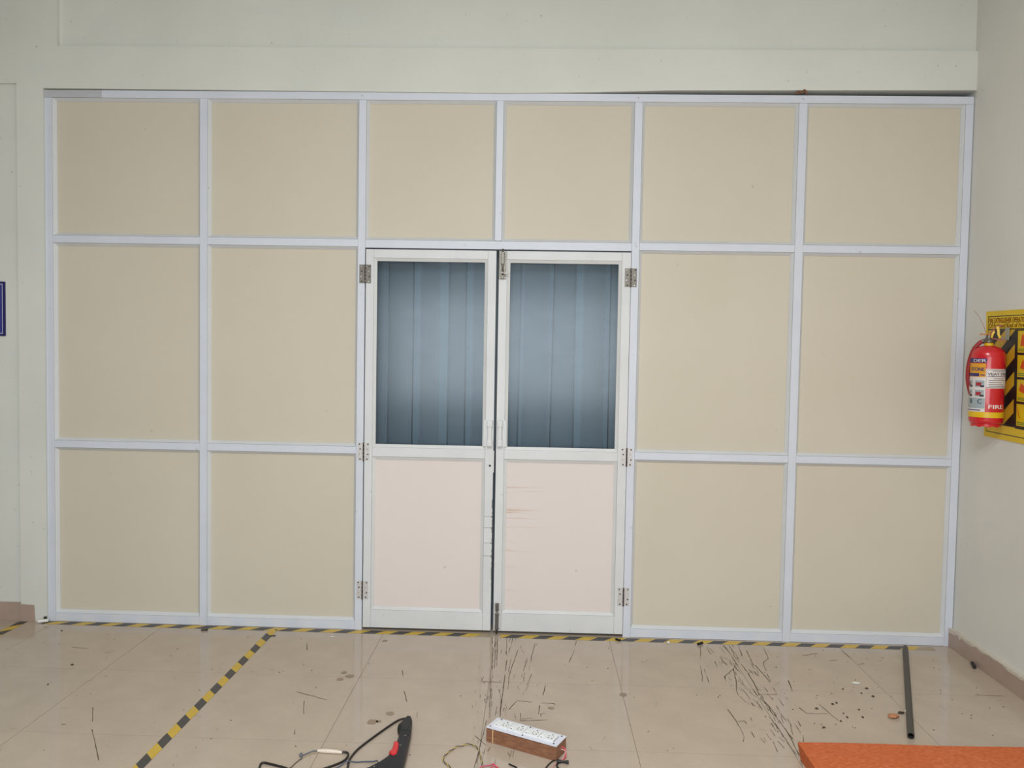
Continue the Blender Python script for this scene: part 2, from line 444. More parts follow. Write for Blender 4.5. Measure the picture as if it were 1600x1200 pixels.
# scratches and stains on the floor
SCR = [[(3.378,-0.103),(3.344,-0.276)],[(3.328,-0.357),(3.297,-0.546)],[(3.334,-0.402),(3.332,-0.471),(3.325,-0.55)],[(3.407,-0.108),(3.409,-0.202)],[(3.415,-0.1),(3.437,-0.221)],[(3.409,-0.298),(3.407,-0.364)],[(3.447,-0.268),(3.461,-0.341)],[(3.511,-0.122),(3.509,-0.317),(3.51,-0.344)],[(3.532,-0.068),(3.537,-0.248)],[(3.507,-0.324),(3.479,-0.385),(3.42,-0.471),(3.41,-0.508)],[(3.477,-0.391),(3.459,-0.511),(3.433,-0.629),(3.426,-0.69)],[(3.532,-0.329),(3.537,-0.419)],[(3.606,-0.144),(3.592,-0.298),(3.575,-0.416),(3.567,-0.448)],[(3.54,-0.425),(3.571,-0.423)],[(3.581,-0.072),(3.562,-0.232)],[(3.58,-0.306),(3.581,-0.377)],[(3.599,-0.331),(3.608,-0.445),(3.613,-0.529)],[(3.536,-0.431),(3.535,-0.529),(3.529,-0.628)],[(3.538,-0.517),(3.522,-0.678),(3.52,-0.721)],[(3.535,-0.666),(3.605,-0.663)],[(3.524,-0.689),(3.534,-0.783),(3.524,-0.835),(3.536,-0.883)],[(3.708,-0.092),(3.691,-0.236),(3.653,-0.287),(3.64,-0.321),(3.626,-0.45),(3.609,-0.594),(3.605,-0.661)],[(3.551,-0.54),(3.555,-0.586)],[(3.568,-0.585),(3.572,-0.636)],[(3.534,-0.783),(3.539,-0.873)],[(3.533,-0.864),(3.537,-0.94),(3.539,-1.018),(3.543,-1.07)],[(3.566,-0.776),(3.565,-0.812)],[(3.562,-0.857),(3.565,-0.919)],[(3.577,-0.909),(3.572,-0.966)],[(3.539,-1.018),(3.532,-1.118),(3.526,-1.2)],[(3.512,-0.942),(3.514,-1.068),(3.516,-1.192)],[(3.592,-0.946),(3.591,-1.019)],[(3.614,-0.916),(3.61,-0.963)],[(3.609,-0.991),(3.579,-1.093)],[(3.458,-1.101),(3.451,-1.18)],[(3.345,-0.827),(3.355,-0.934),(3.354,-1.07),(3.34,-1.109)],[(3.36,-0.938),(3.39,-0.931),(3.392,-0.959),(3.394,-1.071)],[(3.423,-0.9),(3.421,-0.929)],[(3.66,-0.79),(3.675,-0.839)],[(3.599,-0.705),(3.598,-0.815)],[(3.704,-0.505),(3.69,-0.611)],[(2.37,-0.053),(2.374,-0.215),(2.382,-0.364),(2.378,-0.612),(2.378,-0.812),(2.376,-0.956)],[(2.401,-0.065),(2.388,-0.265)],[(2.4,-0.351),(2.396,-0.502)],[(2.443,-0.157),(2.411,-0.41),(2.398,-0.568),(2.398,-0.693)],[(2.481,-0.357),(2.464,-0.486)],[(2.508,-0.23),(2.5,-0.379)],[(2.518,-0.124),(2.504,-0.306)],[(2.505,-0.517),(2.484,-0.646)],[(2.74,-0.066),(2.712,-0.24),(2.682,-0.39)],[(2.567,-0.641),(2.557,-0.742)],[(2.54,-0.847),(2.536,-0.928)],[(2.564,-0.917),(2.544,-0.927),(2.546,-0.953)],[(2.448,-0.788),(2.41,-0.892)],[(2.44,-0.807),(2.507,-0.818)],[(2.549,-0.819),(2.606,-0.824),(2.606,-0.842)],[(2.459,-0.924),(2.462,-0.993),(2.571,-0.977)],[(2.464,-0.976),(2.512,-0.964)],[(2.294,-0.059),(2.323,-0.574)],[(2.312,-0.113),(2.329,-0.53)],[(2.321,-0.085),(2.333,-0.368)],[(2.314,-0.574),(2.333,-0.976)],[(2.323,-0.658),(2.335,-0.87)],[(2.36,-0.696),(2.374,-0.812),(2.375,-0.939)],[(2.389,-0.876),(2.388,-0.955)],[(2.36,-0.869),(2.356,-0.958)],[(2.277,-0.62),(2.37,-0.624)],[(2.278,-0.577),(2.273,-0.63)],[(2.282,-1.127),(2.332,-1.199)],[(2.351,-1.213),(2.322,-1.328)],[(2.382,-1.24),(2.375,-1.311)],[(2.419,-1.252),(2.429,-1.28)],[(2.323,-0.994),(2.301,-1.37)],[(1.469,-0.783),(1.621,-0.855)],[(1.35,-0.215),(1.376,-0.304)],[(1.529,-0.871),(1.564,-0.994)],[(1.567,-1.127),(1.577,-1.166)],[(1.892,-0.517),(1.908,-0.582)],[(1.94,-0.746),(1.97,-0.85)],[(2.03,-0.945),(2.039,-1.03)],[(0.207,-0.36),(0.295,-0.369)],[(0.404,-0.416),(0.442,-0.388)],[(0.676,-0.994),(0.778,-1.18),(0.84,-1.268),(0.931,-1.403)],[(0.635,-1.146),(0.653,-1.145)],[(0.46,-1.193),(0.487,-1.194)],[(3.874,-0.19),(3.964,-0.153)],[(3.992,-0.249),(4.034,-0.236)],[(4.113,-0.288),(4.149,-0.268)],[(4.102,-0.109),(4.111,-0.21)],[(3.663,-0.788),(3.673,-0.841),(3.767,-0.84)],[(3.762,-0.749),(3.785,-0.898)],[(3.706,-0.506),(3.685,-0.622)],[(4.513,-0.604),(4.632,-0.605)],[(4.488,-0.118),(4.512,-0.129)]]
b = B(); rs = random.Random(11)
def scratch(pl, wmax):
    for (ax, ay), (bx, by) in zip(pl, pl[1:]):
        d = Vector((bx - ax, by - ay)); Ln = d.length
        if Ln < 1e-4: continue
        d /= Ln; nrm = Vector((-d.y, d.x)); t = 0.0
        while t < Ln:
            e = min(Ln, t + rs.uniform(0.02, 0.09))
            if rs.random() < 0.92:
                w0, w1 = rs.uniform(.25, 1) * wmax, rs.uniform(.25, 1) * wmax
                j = rs.uniform(-.0016, .0016)
                pts = []
                for tt, ww in ((t, -w0), (e, -w1), (e, w1), (t, w0)):
                    p = Vector((ax, ay)) + d * tt + nrm * (ww + j)
                    pts.append((p.x, p.y, 0.0006))
                add_quad(b, pts)
            t = e
for pl in SCR: scratch(pl, 0.0023)
for k in range(120):                                               # scuffed bands along two tile joints
    yy = rs.uniform(-1.3, -.07); x = 3.525 + .03 * math.sin(yy * 3) + rs.gauss(0, .035); a = PI / 2 + rs.gauss(0.05, .16); l = rs.uniform(.012, .07)
    scratch([(x, yy), (x + l * math.cos(a), yy + l * math.sin(a))], 0.0015)
for k in range(60):
    yy = rs.uniform(-1.35, -.07); x = 2.335 + rs.gauss(0, .045) + (.12 if k % 3 == 0 else 0); a = PI / 2 + rs.gauss(0, .12); l = rs.uniform(.015, .07)
    scratch([(x, yy), (x + l * math.cos(a), yy + l * math.sin(a))], 0.0012)
for k in range(90):                                                # fine short marks all over
    x, yy = rs.uniform(-.2, 4.6), rs.uniform(-2.6, -.07); a = rs.uniform(0, PI)
    l = rs.uniform(.008, .05)
    scratch([(x, yy), (x + l * math.cos(a), yy + l * math.sin(a))], 0.0008)
tag(obj('scratches', b, M_SCUFF, fl), kind='stuff')
b = B()
for x, yy, r in ((1.739, -.15, .016), (1.627, -.565, .016), (1.663, -.604, .022), (1.626, -.641, .018), (1.918, -.963, .02), (1.86, -1.042, .024), (1.885, -1.035, .012), (2.912, -.713, .02), (2.589, -.867, .015)):
    n = 12
    add_quad(b, [(x + r * rs.uniform(.75, 1.1) * math.cos(2 * PI * k / n), yy + r * rs.uniform(.75, 1.1) * math.sin(2 * PI * k / n), 0.0005) for k in range(n)])
tag(obj('stains', b, M_STAIN, fl), kind='stuff')

# ================================================================== THE PARTITION
part = tag(empty('partition', (2.29, 0.02, 0)), 'white framed partition of cream panels filling the whole opening', 'partition')
D = 0.05
def bar(name, x0, x1, z0, z1, m=M_FRAME, y0=0.0, y1=D):
    b = B(); add_box(b, x0, x1, y0, y1, z0, z1, bev=0.0012)
    return obj(name, b, m, part)
MX = [(-0.1402, -0.1006), (0.6971, 0.7366), (1.5443, 1.5826), (2.2680, 2.3040), (2.9869, 3.0268), (3.8318, 3.8728), (4.6777, 4.7168)]
ZT0, ZT1 = 2.8215, 2.8605
T1a, T1b, T2a, T2b, BR = 2.0555, 2.0943, 0.9541, 0.9922, 0.046
for i, (a, c) in enumerate(MX):
    bar('mullion', a, c, 2.0943 if i == 3 else 0.0, ZT0 - .0008)
bar('rail', -0.1402, 0.168, ZT0, ZT1, M_FRAMEG, -0.0005)
bar('rail', 0.1686, 4.7168, ZT0, ZT1)
for a, c in ((0, 1), (1, 2), (4, 5), (5, 6)):
    x0, x1 = MX[a][1] + .0006, MX[c][0] - .0006
    bar('rail', x0, x1, T1a, T1b, y0=.001); bar('rail', x0, x1, T2a, T2b, y0=.001); bar('rail', x0, x1, 0.001, BR, y0=.001)
bar('rail', MX[2][1] + .0006, MX[4][0] - .0006, 2.0505, 2.0925, y0=.001)

def beads(pnl, x0, x1, z0, z1, w, yo, yi, yp, m):
    """four mitred glazing beads around the field x0..x1, z0..z1"""
    O = [(x0, z0), (x1, z0), (x1, z1), (x0, z1)]; I = [(x0 + w, z0 + w), (x1 - w, z0 + w), (x1 - w, z1 - w), (x0 + w, z1 - w)]
    for k in range(4):
        o0, o1, i0, i1 = O[k], O[(k + 1) % 4], I[k], I[(k + 1) % 4]
        e = 0.0003
        b = B()
        add_hex(b, [(o0[0], yo, o0[1]), (o1[0], yo, o1[1]), (i1[0], yi, i1[1]), (i0[0], yi, i0[1]),
                    (o0[0], yp - e, o0[1]), (o1[0], yp - e, o1[1]), (i1[0], yp - e, i1[1]), (i0[0], yp - e, i0[1])])
        obj('bead', b, m, pnl)
def panel(x0, x1, z0, z1, m=M_PANEL, parent=part, yo=.003, yi=.021, yp=.0235, w=.014, mb=M_BEAD):
    b = B(); add_box(b, x0, x1, yp, yp + .012, z0, z1)
    p = obj('panel', b, m, parent)
    beads(p, x0 + .001, x1 - .001, z0 + .001, z1 - .001, w, yo, yi, yp, mb)
    return p
rows = [(T1b, ZT0), (T2b, T1a), (BR, T2a)]
for a, c in ((0, 1), (1, 2), (4, 5), (5, 6)):
    for z0, z1 in rows: panel(MX[a][1], MX[c][0], z0, z1)
for a, c in ((2, 3), (3, 4)):
    panel(MX[a][1], MX[c][0], 2.0925, ZT0)
# screw heads on the top rail
b = B()
for x in (1.56, 3.004, 3.85):
    add_disc(b, (x, 0, 2.842), (0, -1, 0), .005, .0015, 10, r2=.003)
for o_ in [obj('screw', b, M_FRAMEG, part)]: pass

# ------------------------------------------------------------------ the two leaves
YD = 0.0
def door(n, x0, x1, label, s1, s2, pm, hinge_x, mirror):
    d = empty('door_%d' % n, ((x0 + x1) / 2, YD, 0.014))
    tag(d, label, 'door', kind='structure')
    def db(name, xa, xb, za, zb, ya=YD, yb=YD + .038, bev=.0012, m=M_DFRAME):
        b = B(); add_box(b, xa, xb, ya, yb, za, zb, bev=bev); return obj(name, b, m, d)
    zb0, zt0 = 0.015, 2.043
    db('stile', x0, s1, zb0, zt0); db('stile', s2, x1, zb0, zt0)
    db('rail', s1 + .0005, s2 - .0005, 1.998, zt0, YD + .0006); db('rail', s1 + .0005, s2 - .0005, 0.942, 0.991, YD + .0006)
    db('rail', s1 + .0005, s2 - .0005, zb0, 0.111, YD + .0006)
    panel(s1, s2, 0.111, 0.942, pm, d, YD + .003, YD + .010, YD + .013, .016, M_DBEAD)
    b = B(); add_box(b, s1, s2, YD + .014, YD + .019, 0.991, 1.998)
    pane = obj('pane', b, M_GLASS, d)
    beads(pane, s1 + .0006, s2 - .0006, 0.9916, 1.9974, .016, YD + .003, YD + .010, YD + .0137, M_DBEAD)
    # hinges: two leaves and a knuckle each
    for zc, mm in ((1.9115, M_STEEL), (0.966, M_STEELW), (0.218, M_STEELW)):
        b = B(); w = .0315
        add_box(b, hinge_x - w, hinge_x - .004, YD - .0016, YD - .0001, zc - .049, zc + .049)
        add_box(b, hinge_x + .004, hinge_x + w, YD - .0016, YD - .0001, zc - .049, zc + .049)
        h = obj('hinge', b, mm, d)
        b = B()
        for k in range(5):
            za = zc - .049 + k * .0196
            add_tube(b, [(hinge_x, YD - .0035, za + .0004), (hinge_x, YD - .0035, za + .0192)], .0042, 10)
        obj('knuckle', b, M_STEEL if mm is M_STEEL else M_STEELD, h)
        for sx in (-1, 1):
            for q, dz in enumerate((-.04, -.014, .014, .04)):
                dark = (q + (sx > 0)) % 2 == 0 or mm is M_STEELW and q in (0, 3)
                b = B(); add_disc(b, (hinge_x + sx * (.0185 + .004 * (q % 2)), YD - .0015, zc + dz), (0, -1, 0), .0042, .0012, 10, r2=.0026)
                obj('screw', b, M_HOLE if dark else M_SCREW, h)
    # flat pull handle with two screwed pads
    hx = x1 - .054 if not mirror else x0 + .006
    s = 1 if not mirror else -1
    b = B()
    xa, xb = (hx, hx + .022) if not mirror else (hx + .026, hx + .048)
    add_box(b, xa, xb, YD - .004, YD + .0005, 1.008, 1.149, bev=.001)
    h = obj('handle', b, M_DFRAME, d)
    b = B(); xc = hx + .034 if not mirror else hx + .014
    add_box(b, xc - .0095, xc + .0095, YD - .023, YD - .018, 1.042, 1.116, bev=.0018)
    obj('grip', b, M_DFRAME, h)
    for zc in (1.027, 1.131):
        b = B(); add_box(b, xc - .014, xc + .014, YD - .026, YD, zc - .0165, zc + .0165, bev=.004)
        obj('pad', b, M_DFRAME, h)
    return d
d1 = door(1, 1.588, 2.279, 'white framed glazed door leaf with plain pinkish lower panel and no bolts', 1.630, 2.235, M_DPANEL, 1.5848, False)
d2 = door(2, 2.293, 2.985, 'white framed glazed door leaf carrying steel bolts above and below its scratched panel', 2.336, 2.9385, M_WPANEL, 2.9858, True)

# lock face, keyhole and tape strips on the leaf without bolts
b = B(); add_box(b, 2.2792, 2.2835, YD + .004, YD + .030, 0.868, 0.985)
obj('lock_plate', b, M_STEELW, d1)
b = B(); add_disc(b, (2.262, YD, 0.905), (0, -1, 0), .006, .0012, 12)
obj('keyhole', b, M_HOLE, d1)
b = B()
for z in (0.632, 0.572, 0.49, 0.42):
    add_box(b, 2.2355, 2.279, YD - .0006, YD - .0001, z - .001, z + .001)
    add_box(b, 2.272, 2.279, YD - .0007, YD - .0001, z - .005, z + .003)
obj('tape_edge', b, pbr('grey_line', (128, 130, 130), .7), d1)
b = B()                                                             # scuffed edge of that stile
for k in range(26):
    z = random.uniform(.25, .72); add_box(b, 2.2758, 2.2786, YD - .0005, YD - .0001, z, z + random.uniform(.004, .02))
obj('chipped_edge', b, pbr('chip', (164, 158, 148), .8), d1)

# tower bolts
def tower_bolt(zc0, zc1, x, knob_z, rod0, rod1, mm, screws):
    b = B(); add_box(b, x - .0195, x + .0195, YD - .002, YD, zc0, zc1, bev=.0006)
    t = obj('bolt', b, mm, d2)
    b = B(); add_tube(b, [(x, YD - .009, rod0), (x, YD - .009, rod1)], .0052, 12)
    obj('rod', b, M_STEEL, t)
    for z0, z1 in screws['guides']:
        b = B(); add_box(b, x - .009, x + .009, YD - .0155, YD - .002, z0, z1, bev=.002); obj('guide', b, M_STEEL if mm is M_STEEL else M_STEELD, t)
    for dx, z in screws['at']:
        b = B(); add_disc(b, (x + dx, YD - .002, z), (0, -1, 0), .0042, .002, 10, r2=.002); obj('screw', b, M_SCREW, t)
    if knob_z:
        b = B(); add_tube(b, smooth_path([(x, YD - .012, knob_z), (x + .006, YD - .020, knob_z - .001), (x + .018, YD - .022, knob_z - .003), (x + .034, YD - .021, knob_z - .003)], 4), .0042, 10)
        add_disc(b, (x - .004, YD - .012, knob_z + .002), (0, -1, 0), .006, .005, 10, r2=.003)
        obj('knob', b, M_STEELW, t)
tower_bolt(1.893, 2.040, 2.3128, 1.926, 1.90, 2.052, M_STEEL,
           dict(guides=[(1.972, 2.036), (1.896, 1.914)], at=[(-.012, 2.028), (.013, 2.028), (-.008, 1.952), (.008, 1.952), (-.013, 1.902), (.013, 1.902)]))
tower_bolt(0.018, 0.170, 2.3128, None, 0.002, 0.166, M_STEELW,
           dict(guides=[(.024, .112), (.126, .166)], at=[(-.013, .104), (.013, .104), (-.013, .026), (.013, .026)]))

# strip curtain hanging behind the glass
cur = tag(empty('strip_curtain', (2.28, .12, 2.03)), 'translucent blue grey plastic strip curtain hanging behind the door glass', 'curtain')
b = B(); add_box(b, 1.50, 3.08, .10, .13, 2.052, 2.082); obj('track', b, M_STEEL, cur)
edges = [(1.50, 1.694), (1.674, 1.868), (1.826, 2.024), (1.962, 2.153), (2.111, 2.290), (2.262, 2.429), (2.409, 2.591), (2.562, 2.753), (2.701, 2.894), (2.863, 3.06)]
for i, (a, c) in enumerate(edges):
    b = B(); y0 = .100 + (.014 if i % 2 else 0); n = 12; lean = 0.02 * (i == 6) + random.uniform(-.004, .004)
    ew = .008 if i % 2 else .0062; cols = [0, ew] + [ew + (c - a - 2 * ew) * k / n for k in range(1, n)] + [c - a - ew, c - a]
    nz = 14; grid = []
    for j in range(nz + 1):
        z = 2.05 - 2.035 * j / nz; t = j / nz
        row = []
        for u in cols:
            s = u / (c - a)
            yy = y0 - .006 * math.sin(PI * s) * (0.4 + t) + .006 * t * math.sin(3 * t + i) 
            row.append(b.verts.new((a + u - lean * t, yy, z)))
        grid.append(row)
    for j in range(nz):
        for k in range(len(cols) - 1):
            f = b.faces.new((grid[j][k], grid[j][k + 1], grid[j + 1][k + 1], grid[j + 1][k])); f.smooth = True
            f.material_index = 1 if k in (0, len(cols) - 2) else 0
    obj('strip', b, [M_PVC, M_PVCE], cur)

# wire tie stuck above the frame
b = B()
M_RUST = pbr('brown_wire', (128, 88, 66), .7)
add_tube(b, smooth_path([(3.812, -.004, 2.866), (3.822, -.014, 2.878), (3.838, -.012, 2.868), (3.85, -.016, 2.884), (3.868, -.006, 2.863)], 4), .004, 6)
add_tube(b, smooth_path([(3.806, -.003, 2.868), (3.826, -.010, 2.868), (3.846, -.008, 2.880), (3.862, -.004, 2.866)], 4), .003, 6)
tag(obj('wire_scrap', b, M_RUST, origin=(3.84, -.005, 2.87)), 'twisted brown wire scrap poking out above the partition frame', 'wire')

# blue sign at the edge of the picture, on the recessed wall
M_NAVY = pbr('navy_sign', (36, 34, 96), .35); M_SIGNLINE = pbr('pale_line', (190, 190, 205), .4); M_NAVY2 = pbr('blue_sign', (62, 62, 140), .35)
b = B(); add_box(b, -0.80, -0.366, .000, .008, 1.551, 1.842)
sg = tag(obj('sign', b, M_NAVY, origin=(-.58, .008, 1.7)), 'dark blue rectangular sign with pale inner line on white wall', 'sign')
b = B(); add_box(b, -0.789, -0.377, -.0008, .0002, 1.562, 1.831); obj('border_line', b, M_SIGNLINE, sg)
b = B(); add_box(b, -0.785, -0.3805, -.0014, .0002, 1.566, 1.827); obj('field', b, M_NAVY2, sg)

# ================================================================== ON THE FLOOR
# hazard tape: 45 degree stripes printed on a thin strip
M_YEL = pbr('tape_yellow', (206, 172, 62), .42, var=.06, vscale=30)
M_TBLK = pbr('tape_black', (70, 68, 68), .42, var=.12, vscale=60)
M_WORN = pbr('worn_tape', (168, 152, 126), .5, var=.1, vscale=40)
def clip(poly, axis, val, keep_less):
    out = []
    for i in range(len(poly)):
        p, q_ = poly[i], poly[(i + 1) % len(poly)]
        a = p[axis] <= val if keep_less else p[axis] >= val; c = q_[axis] <= val if keep_less else q_[axis] >= val
        if a: out.append(p)
        if a != c:
            t = (val - p[axis]) / (q_[axis] - p[axis]); out.append((p[0] + (q_[0] - p[0]) * t, p[1] + (q_[1] - p[1]) * t))
    return out
def clip_rect(poly, u0, u1, v0, v1):
    for ax, val, less in ((0, u0, False), (0, u1, True), (1, v0, False), (1, v1, True)):
        if len(poly) < 3: return []
        poly = clip(poly, ax, val, less)
    return poly if len(poly) >= 3 else []
def tape(label, fn, length, w, period, phase, lean, z, worn=()):
    """fn maps (along, across) to the floor; black stripes centred on phase + k*period"""
    b = B()
    k0 = int(-phase / period) - 3
    for k in range(k0, k0 + int(length / period) + 8):
        for m, off in ((1, 0), (0, period / 2)):
            c = phase + k * period + off; h = period / 4
            poly = [(c - h - lean / 2, 0), (c + h - lean / 2, 0), (c + h + lean / 2, w), (c - h + lean / 2, w)]
            poly = clip_rect(poly, 0, length, 0, w)
            if not poly: continue
            mi = 2 if any(p < c < q_ for p, q_ in worn) else m
            lo = [b.verts.new((*fn(u, v), 0.0003)) for u, v in poly]; hi = [b.verts.new((*fn(u, v), z)) for u, v in poly]
            b.faces.new(hi).material_index = mi; b.faces.new(lo[::-1]).material_index = mi
            for i in range(len(poly)):
                j = (i + 1) % len(poly); b.faces.new((lo[i], lo[j], hi[j], hi[i])).material_index = mi
    o = obj('hazard_tape', b, [M_YEL, M_TBLK, M_WORN], origin=(*fn(length / 2, w / 2), 0))
    return tag(o, label, 'tape')
ya, yb_ = -0.062, -0.014
tape('black and yellow tape along the partition base ending at the door bolt', lambda u, v: (-0.150 + u, ya + .012 + v - .003 * u), 2.43, .046, .1502, .150, .046, .0008, [(2.35, 2.5)])
tape('black and yellow tape along the partition base under the dark pipe', lambda u, v: (2.335 + u, ya + .002 + v - .003 * u), 2.27, .046, .1532, .228, .046, .0008, [(2.2, 2.4)])
th = math.atan2(-1.247, -.011)
tape('black and yellow tape running straight out from the partition base', lambda u, v: (1.137 - .0135 * u - v * 1.0 , -.064 + .03 - u - .0 * v), 2.3, .040, .1566, .118, -.042, .0014)
tape('short black and yellow tape at the brown skirting corner', lambda u, v: (-0.288 + v - .02 * u, -.016 - u), .75, .046, .155, .03, -.046, .0008)

# dark pipe
b = B(); A, E = Vector((4.441, -.075, .0135)), Vector((4.018, -1.043, .0135))
dv = (E - A).normalized(); ro_, ri = .0132, .0108
s_ = Vector((0, 0, 1)).cross(dv).normalized(); t_ = dv.cross(s_)
def ring(c, r): return [b.verts.new(c + (s_ * math.cos(2 * PI * k / 24) + t_ * math.sin(2 * PI * k / 24)) * r) for k in range(24)]
r0, r1, r2, r3 = ring(A, ro_), ring(E, ro_), ring(E, ri), ring(A, ri)
for a_, c_ in ((r0, r1), (r1, r2), (r2, r3), (r3, r0)):
    for k in range(24): b.faces.new((a_[k], a_[(k + 1) % 24], c_[(k + 1) % 24], c_[k]))
tag(obj('pipe', b, pbr('dark_pipe', (66, 64, 59), .45, var=.06, vscale=40), origin=(4.2, -.5, 0), smooth=True), 'dark grey hollow pipe lying on the floor', 'pipe')

# orange slab of fibrous foam
def orange():
    m, n = new_mat('orange_fibre')
    c = n.mix(n.rng(n.noise(55, 6, (1, 2.2, 1)), .3, .7, 0, 1), lin((188, 92, 50)), lin((212, 124, 82)))
    c = n.mix(n.rng(n.noise(7, 3), .35, .65, 0, .4), c, lin((192, 98, 56)))
    n.link(c, n.b.inputs['Base Color']); n.b.inputs['Roughness'].default_value = .9; n.b.inputs['Specular IOR Level'].default_value = .15
    bp = n.node('ShaderNodeBump'); bp.inputs['Strength'].default_value = .6; bp.inputs['Distance'].default_value = .004
    n.link(n.noise(90, 5), bp.inputs['Height']); n.link(bp.outputs['Normal'], n.b.inputs['Normal'])
    return m
b = B()
nx, ny = 14, 10
top = []; bot = []
for j in range(ny + 1):
    rt, rb = [], []
    for i in range(nx + 1):
        s, t = i / nx, j / ny
        xt = 3.519 + 1.06 * s; yt = -1.199 + .018 * s - 1.05 * t
        zt = .050 + .0015 * math.sin(9 * s + 5 * t) + .001 * math.sin(17 * t + 3 * s)
        rt.append(b.verts.new((xt, yt, zt)))
        rb.append(b.verts.new((3.520 + 1.055 * s, -1.236 + .018 * s - 1.02 * t, 0.0006)))
    top.append(rt); bot.append(rb)
for j in range(ny):
    for i in range(nx):
        b.faces.new((top[j][i], top[j][i + 1], top[j + 1][i + 1], top[j + 1][i])); b.faces.new((bot[j][i], bot[j + 1][i], bot[j + 1][i + 1], bot[j][i + 1]))
for i in range(nx):
    for j in (0, ny): b.faces.new((top[j][i], top[j][i + 1], bot[j][i + 1], bot[j][i]))
for j in range(ny):
    for i in (0, nx): b.faces.new((top[j][i], top[j + 1][i], bot[j + 1][i], bot[j][i]))
tag(obj('foam_slab', b, orange(), origin=(4.05, -1.7, 0)), 'thick orange fibrous slab lying flat on the tiles', 'slab')

# wooden box with mains sockets
A0 = Vector((2.332, -1.171)); ux = Vector((.267, -.1335)).normalized(); uy = Vector((.1335, .267)).normalized()
LBX, WBX, HBX = .299, .088, .058
def bp_(u, v, z): p = A0 + ux * u + uy * v; return (p.x, p.y, z)
def rbox(bm, u0, u1, v0, v1, z0, z1, mat=0):
    add_hex(bm, [bp_(u0, v0, z0), bp_(u1, v0, z0), bp_(u1, v1, z0), bp_(u0, v1, z0), bp_(u0, v0, z1), bp_(u1, v0, z1), bp_(u1, v1, z1), bp_(u0, v1, z1)], mat)
sb = tag(empty('socket_box', bp_(LBX / 2, WBX / 2, 0)), 'wooden extension box with four sockets under a white plate', 'extension box')
def wood():
    m, n = new_mat('brown_wood')
    c = n.mix(n.rng(n.noise(30, 6, (1, 1, 5)), .3, .7, 0, 1), lin((118, 78, 56)), lin((152, 106, 78)))
    n.link(c, n.b.inputs['Base Color']); n.b.inputs['Roughness'].default_value = .5
    return m
M_WOOD = wood(); M_PLATE = pbr('white_plate', (222, 224, 234), .35); M_SOCK = pbr('white_socket', (232, 234, 234), .3); M_GAP = pbr('grey_gap', (150, 152, 160), .6)
b = B(); rbox(b, 0, LBX, 0, .009, .0004, HBX - .006); rbox(b, 0, LBX, WBX - .009, WBX, .0004, HBX - .006)
rbox(b, 0, .009, .0092, WBX - .0092, .0004, HBX - .006); rbox(b, LBX - .009, LBX, .0092, WBX - .0092, .0004, HBX - .006)
rbox(b, .009, LBX - .009, .009, WBX - .009, .0004, .009)
obj('body', b, M_WOOD, sb)
b = B(); rbox(b, .0006, LBX - .0006, .0006, WBX - .0006, HBX - .0058, HBX - .0036); obj('gasket', b, M_BLACK, sb)
b = B(); rbox(b, -.001, LBX + .001, -.001, WBX + .001, HBX - .0035, HBX); obj('plate', b, M_PLATE, sb)
u = .018
for k in range(4):
    sw = .0235; so = .0415
    b = B(); rbox(b, u, u + sw - .001, .020, .068, HBX, HBX + .0045); s1 = obj('switch', b, M_SOCK, sb)
    b = B(); rbox(b, u + .003, u + sw - .004, .034, .060, HBX + .0045, HBX + .0075); obj('rocker', b, M_SOCK, s1)
    b = B(); rbox(b, u + .009, u + .0135, .025, .029, HBX + .0045, HBX + .005); obj('indicator', b, M_HOLE, s1)
    u += sw
    b = B(); rbox(b, u, u + so - .001, .019, .069, HBX, HBX + .006); s2 = obj('socket', b, M_SOCK, sb)
    b = B()
    for du, dv_, r in ((.020, .060, .0032), (.011, .047, .0022), (.029, .047, .0022), (.0125, .034, .0028), (.0275, .034, .0028), (.020, .026, .0016)):
        add_disc(b, bp_(u + du, dv_, HBX + .006), (0, 0, 1), r, .0003, 10)
    obj('pin_holes', b, M_HOLE, s2)
    b = B(); rbox(b, u + so - .0009, u + so - .0001, .019, .069, HBX, HBX + .003); obj('joint', b, M_GAP, s2)
    u += so
for uu, vv in ((.010, .012), (.152, .010), (LBX - .016, .012), (.022, WBX - .006), (.150, WBX - .006), (LBX - .014, WBX - .009)):
    b = B(); add_disc(b, bp_(uu, vv, HBX), (0, 0, 1), .0036, .0018, 10, r2=.0022); obj('screw', b, M_BLACK, sb)
b = B(); M_RUB = pbr('rubber_band', (226, 186, 140), .5)
rbox(b, .0275, .031, -.0024, -.0012, .0005, HBX - .004); rbox(b, .0275, .031, WBX + .0012, WBX + .0024, .0005, HBX - .004)
rbox(b, .0275, .031, -.0024, WBX + .0024, .0003, .0008)
obj('rubber_band', b, M_RUB, sb)

M_RED = pbr('red_wire', (206, 70, 84), .45); M_PINK = pbr('pink_wire', (200, 92, 122), .45); M_PALE = pbr('pale_pink_wire', (206, 150, 148), .45)
M_CAB = pbr('black_cable', (38, 32, 31), .45); M_BLUEW = pbr('blue_grey_wire', (84, 92, 112), .5); M_BRN = pbr('brown_thin_wire', (112, 92, 72), .5)
def wire(name, pts, r, m, label=None, cat='wire', parent=None, n=5, seg=8):
    b = B(); add_tube(b, smooth_path(pts, n), r, seg)
    o = obj(name, b, m, parent, origin=None if parent else tuple(Vector(pts[len(pts) // 2]) * Vector((1, 1, 0)).length / Vector((1, 1, 0)).length), smooth=True)
    if label: tag(o, label, cat)
    return o
hx, hy, _ = bp_(LBX + .001, .05, 0)
wire('lead', [(hx - .004, hy, .034), (hx + .010, hy - .004, .030), (hx + .014, hy - .016, .016), (2.634, -1.288, .006), (2.612, -1.308, .0035)], .0022, M_RED, parent=sb)
